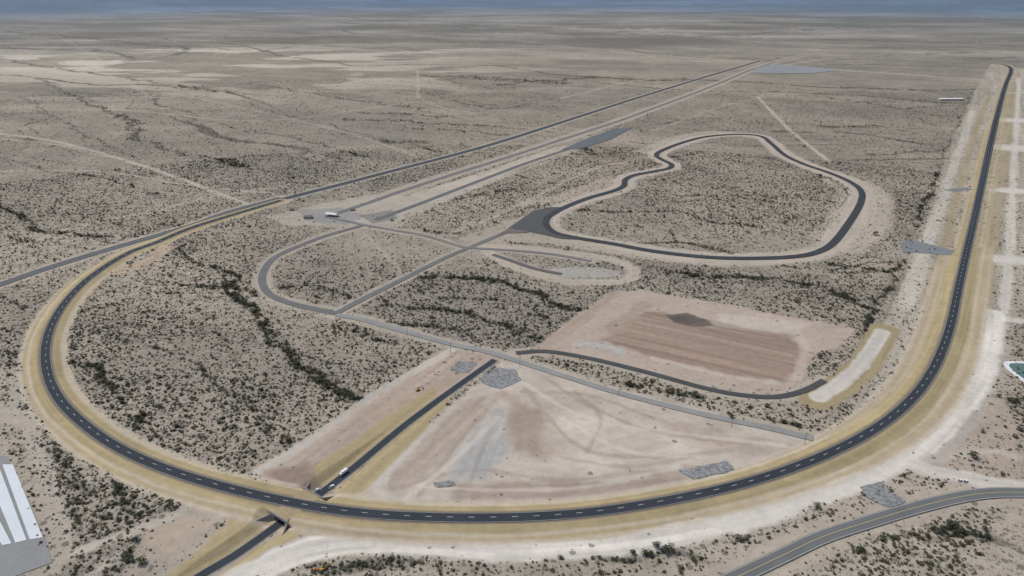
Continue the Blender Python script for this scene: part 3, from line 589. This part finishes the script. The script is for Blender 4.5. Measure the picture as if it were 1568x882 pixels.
# ------------------------------------------------------------------ buildings
glass=simple('window_glass',(.05,.06,.07),.05,rough=.2); wallm=simple('painted_wall',c(180,175,165),.06); roofw=simple('white_roof',c(212,212,208),.05); roofd=simple('grey_roof',c(110,108,104),.08)
def building(name,px,py,L,Wd,H,rot,roof,canopy=False):
    p=P(px,py); e=empty(name,p[0],p[1],0,rot)
    x,y=L/2,Wd/2
    if canopy:
        for a in(-1,-.33,.33,1):
            for b2 in(-1,1): box('column',a*(x-1)-.2,a*(x-1)+.2,b2*(y-1)-.2,b2*(y-1)+.2,0,H,steel,e)
    else:
        box('walls',-x,x,-y,y,0,H,wallm,e)
        nwin=max(2,int(L/5))
        for k in range(nwin):
            cx=-x+(k+.5)*L/nwin
            if k==nwin//2: box('door',cx-.6,cx+.6,-y-.06,-y+.05,0.05,2.3,roofd,e)
            else: box('window',cx-.9,cx+.9,-y-.05,-y+.05,1.1,2.4,glass,e)
    V=[(-x-.6,-y-.6,H+.01),(x+.6,-y-.6,H+.01),(x+.6,y+.6,H+.01),(-x-.6,y+.6,H+.01),(-x-.6,0,H+1.3),(x+.6,0,H+1.3)]
    me=bpy.data.meshes.new('roof'); me.from_pydata(V,[],[(0,1,5,4),(2,3,4,5),(1,2,5),(3,0,4),(3,2,1,0)]); me.update(); me.materials.append(roof); o=link(bpy.data.objects.new('roof',me)); o.parent=e
    return e
building('control_building',472,334,14,9,4,.1,roofd); building('vehicle_canopy',508,331,22,10,5,-.3,roofw,True); building('storage_shed',447,322,8,6,3,.2,roofd); building('storage_shed',540,322,8,6,3,.2,roofd)
building('long_warehouse',1455,153,85,22,5,.05,roofw); building('guard_booth',600,338,5,4,3,.3,roofd)
pond=np.array([P(1580,575)]).reshape(-1); th=np.linspace(0,2*math.pi,41)[:-1]
def el(rx,ry): return np.stack([pond[0]+rx*np.sign(np.cos(th))*np.abs(np.cos(th))**.6,pond[1]+ry*np.sign(np.sin(th))*np.abs(np.sin(th))**.6],-1)
rs=poly('reservoir',el(19,30),1.0,simple('pond_liner',c(215,215,216),.04),thick=1.2); poly('water',el(15,25),1.05,simple('green_water',c(90,116,108),.08,rough=.3),rs)
# ------------------------------------------------------------------ utility poles
wood=simple('pole_wood',(.13,.10,.075),.15,2)
def upole(px,py,H=13):
    p=P(px,py); e=empty('utility_pole',p[0],p[1],0,.3); V=[];Fc=[]; limb(V,Fc,(0,0,-.5),(0,0,H),.24,.15,8); me=bpy.data.meshes.new('pole'); me.from_pydata(V,[],Fc); me.materials.append(wood); o=link(bpy.data.objects.new('pole',me)); o.parent=e
    box('crossarm',-1.5,1.5,-.1,.1,H-1,H-.75,wood,e)
    for x in(-1.3,0,1.3): box('insulator',x-.09,x+.09,-.08,.08,H-.74 if x else H+.01,H-.4 if x else H+.3,steel,e)
for q in[(430,455),(516,500),(624,516),(690,540),(796,562),(947,604),(1120,655),(1232,680),(722,392),(798,418),(575,408)]: upole(*q)
# ------------------------------------------------------------------ vehicles
def wheel(x,y,r,w,e,m):
    V=[];Fc=[];n=14
    for yy in(-w/2,w/2):
        for i in range(n): t=i*6.283/n; V.append((x+r*math.cos(t),y+yy,r+r*math.sin(t)))
    for i in range(n): Fc.append((i,(i+1)%n,n+(i+1)%n,n+i))
    Fc+= [tuple(range(n)),tuple(range(2*n-1,n-1,-1))]; me=bpy.data.meshes.new('wheel'); me.from_pydata(V,[],Fc); me.materials.append(m); o=link(bpy.data.objects.new('wheel',me)); o.parent=e
def prism(name,prof,w,m,e):
    n=len(prof); V=[(x,-w/2,z) for x,z in prof]+[(x,w/2,z) for x,z in prof]; Fc=[tuple(range(n)),tuple(range(2*n-1,n-1,-1))]+[(i,i+n,(i+1)%n+n,(i+1)%n) for i in range(n)]
    me=bpy.data.meshes.new(name); me.from_pydata(V,[],Fc); me.materials.append(m); o=link(bpy.data.objects.new(name,me)); o.parent=e; md=o.modifiers.new('b','BEVEL'); md.width=.05; return o
tyre=simple('tyre_rubber',(.03,.03,.03),.1); wp=simple('white_vehicle_paint',(.78,.79,.80),.03,rough=.35); yp=simple('machine_yellow',(.45,.27,.06),.08,rough=.5); org=simple('orange_plastic',(.6,.2,.05),.05)
def gz(x,y): return float(fields(np.array([x]),np.array([y])).h[0])
def pickup(p,z,rot,m=None):
    m=m or wp; e=empty('pickup_truck',p[0],p[1],z,rot)
    prism('body',[(-2.8,.5),(2.8,.5),(2.85,1.05),(1.3,1.2),(-2.8,1.15)],1.95,m,e); prism('cab',[(-.9,1.16),(1.35,1.2),(.75,1.85),(-.75,1.88)],1.75,glass,e); prism('roof',[(-.7,1.86),(.7,1.84),(.6,1.95),(-.65,1.97)],1.7,m,e)
    prism('bed_liner',[(-2.7,1.16),(-1.0,1.16),(-1.0,1.2),(-2.7,1.2)],1.6,tyre,e)
    for x in(-1.8,1.9):
        for y in(-.9,.9): wheel(x,y,.4,.28,e,tyre)
def truck(p,z,rot,name):
    e=empty(name,p[0],p[1],z,rot); prism('chassis',[(-4.5,.6),(4.2,.6),(4.2,.95),(-4.5,.95)],1.1,tyre,e); prism('cab',[(2.2,.7),(4.5,.7),(4.5,1.7),(4.1,2.8),(2.2,2.9)],2.4,wp,e); prism('windscreen',[(4.44,1.75),(4.53,1.75),(4.15,2.7),(4.1,2.7)],2.1,glass,e)
    prism('cargo_box',[(-4.6,1.0),(1.9,1.0),(1.9,3.6),(-4.6,3.6)],2.5,wp,e)
    for x in(-3.4,-2.2,3.3):
        for y in(-1.05,1.05): wheel(x,y,.52,.4,e,tyre)
def excavator(p,z,rot):
    e=empty('excavator',p[0],p[1],z,rot)
    for y in(-1.2,1.2):
        o=prism('track',[(-2,.1),(2,.1),(2.4,.5),(2,.95),(-2,.95),(-2.4,.5)],.6,tyre,e); o.location=(0,y,0)
    prism('house',[(-2.2,1.0),(1.3,1.0),(1.3,1.9),(-2.2,2.2)],2.5,yp,e); o=prism('cab',[(.1,1.9),(1.5,1.9),(1.3,3.1),(.2,3.1)],1.0,glass,e); o.location=(0,.7,0)
    prism('boom',[(1.0,1.6),(1.5,1.5),(4.6,4.3),(4.4,4.8),(3.6,4.6)],.45,yp,e); prism('stick',[(4.3,4.7),(4.8,4.5),(6.3,1.6),(5.9,1.4)],.35,yp,e); prism('bucket',[(5.6,1.5),(6.5,1.6),(6.7,.6),(5.8,.2),(5.4,.7)],1.1,tyre,e)
gl=np.hypot(*(GA[1]-GA[0])); 
def onG(px,py,off):
    q=P(px,py,-1.5); i=np.hypot(*(GA-q).T).argmin(); s=i*gl; t=GA[min(i+1,len(GA)-1)]-GA[i-1]; t/=np.hypot(*t); n=np.array([-t[1],t[0]]); return GA[i]+n*off,float(zG(s))+.14,math.atan2(t[1],t[0])
p,z,a=onG(524,725,-2.0); truck(p,z,a,'box_truck')
p,z,a=onG(505,742,2.0); pickup(p,z,a+math.pi)
p=P(484,746); pickup(p,gz(*p),1.2)
for q,a in[((512,339),.2),((480,340),1.4),((1470,737),.3),((1478,738),.5)]:
    p=P(*q); pickup(p,gz(*p)+.02,a)
p=P(640,598); excavator(p,gz(*p),.6)
p=P(494,872); excavator(p,gz(*p),.5)
p=P(482,873); pickup(p,gz(*p),.2,org)
# ------------------------------------------------------------------ light, sky, camera
w=bpy.data.worlds.new('World'); bpy.context.scene.world=w; w.use_nodes=True; nt=w.node_tree; bg=nt.nodes['Background']; sk=nt.nodes.new('ShaderNodeTexSky'); sk.sky_type='NISHITA'; sk.sun_disc=False
EL,AZ=58,-60
sk.sun_elevation=math.radians(EL); sk.sun_rotation=math.radians(AZ); sk.dust_density=2.5; nt.links.new(sk.outputs[0],bg.inputs[0]); bg.inputs[1].default_value=.1
sl=bpy.data.lights.new('sun','SUN'); sl.energy=2.4; sl.angle=math.radians(1.5); sl.color=(1,.975,.94); so=link(bpy.data.objects.new('sun',sl))
from mathutils import Vector
sd=Vector((math.sin(math.radians(AZ))*math.cos(math.radians(EL)),math.cos(math.radians(AZ))*math.cos(math.radians(EL)),math.sin(math.radians(EL)))); so.rotation_euler=sd.to_track_quat('Z','Y').to_euler(); so.location=(0,0,600)
cd=bpy.data.cameras.new('camera'); cd.sensor_width=36; cd.lens=FL/1568*36; cd.clip_start=1; cd.clip_end=200000
co=link(bpy.data.objects.new('camera',cd)); co.location=(0,0,HC); co.rotation_euler=(math.pi/2-PIT,0,0); bpy.context.scene.camera=co
vs=bpy.context.scene.view_settings; vs.view_transform='Standard'; vs.look='None'; vs.exposure=0
print('done',time.time()-T0)
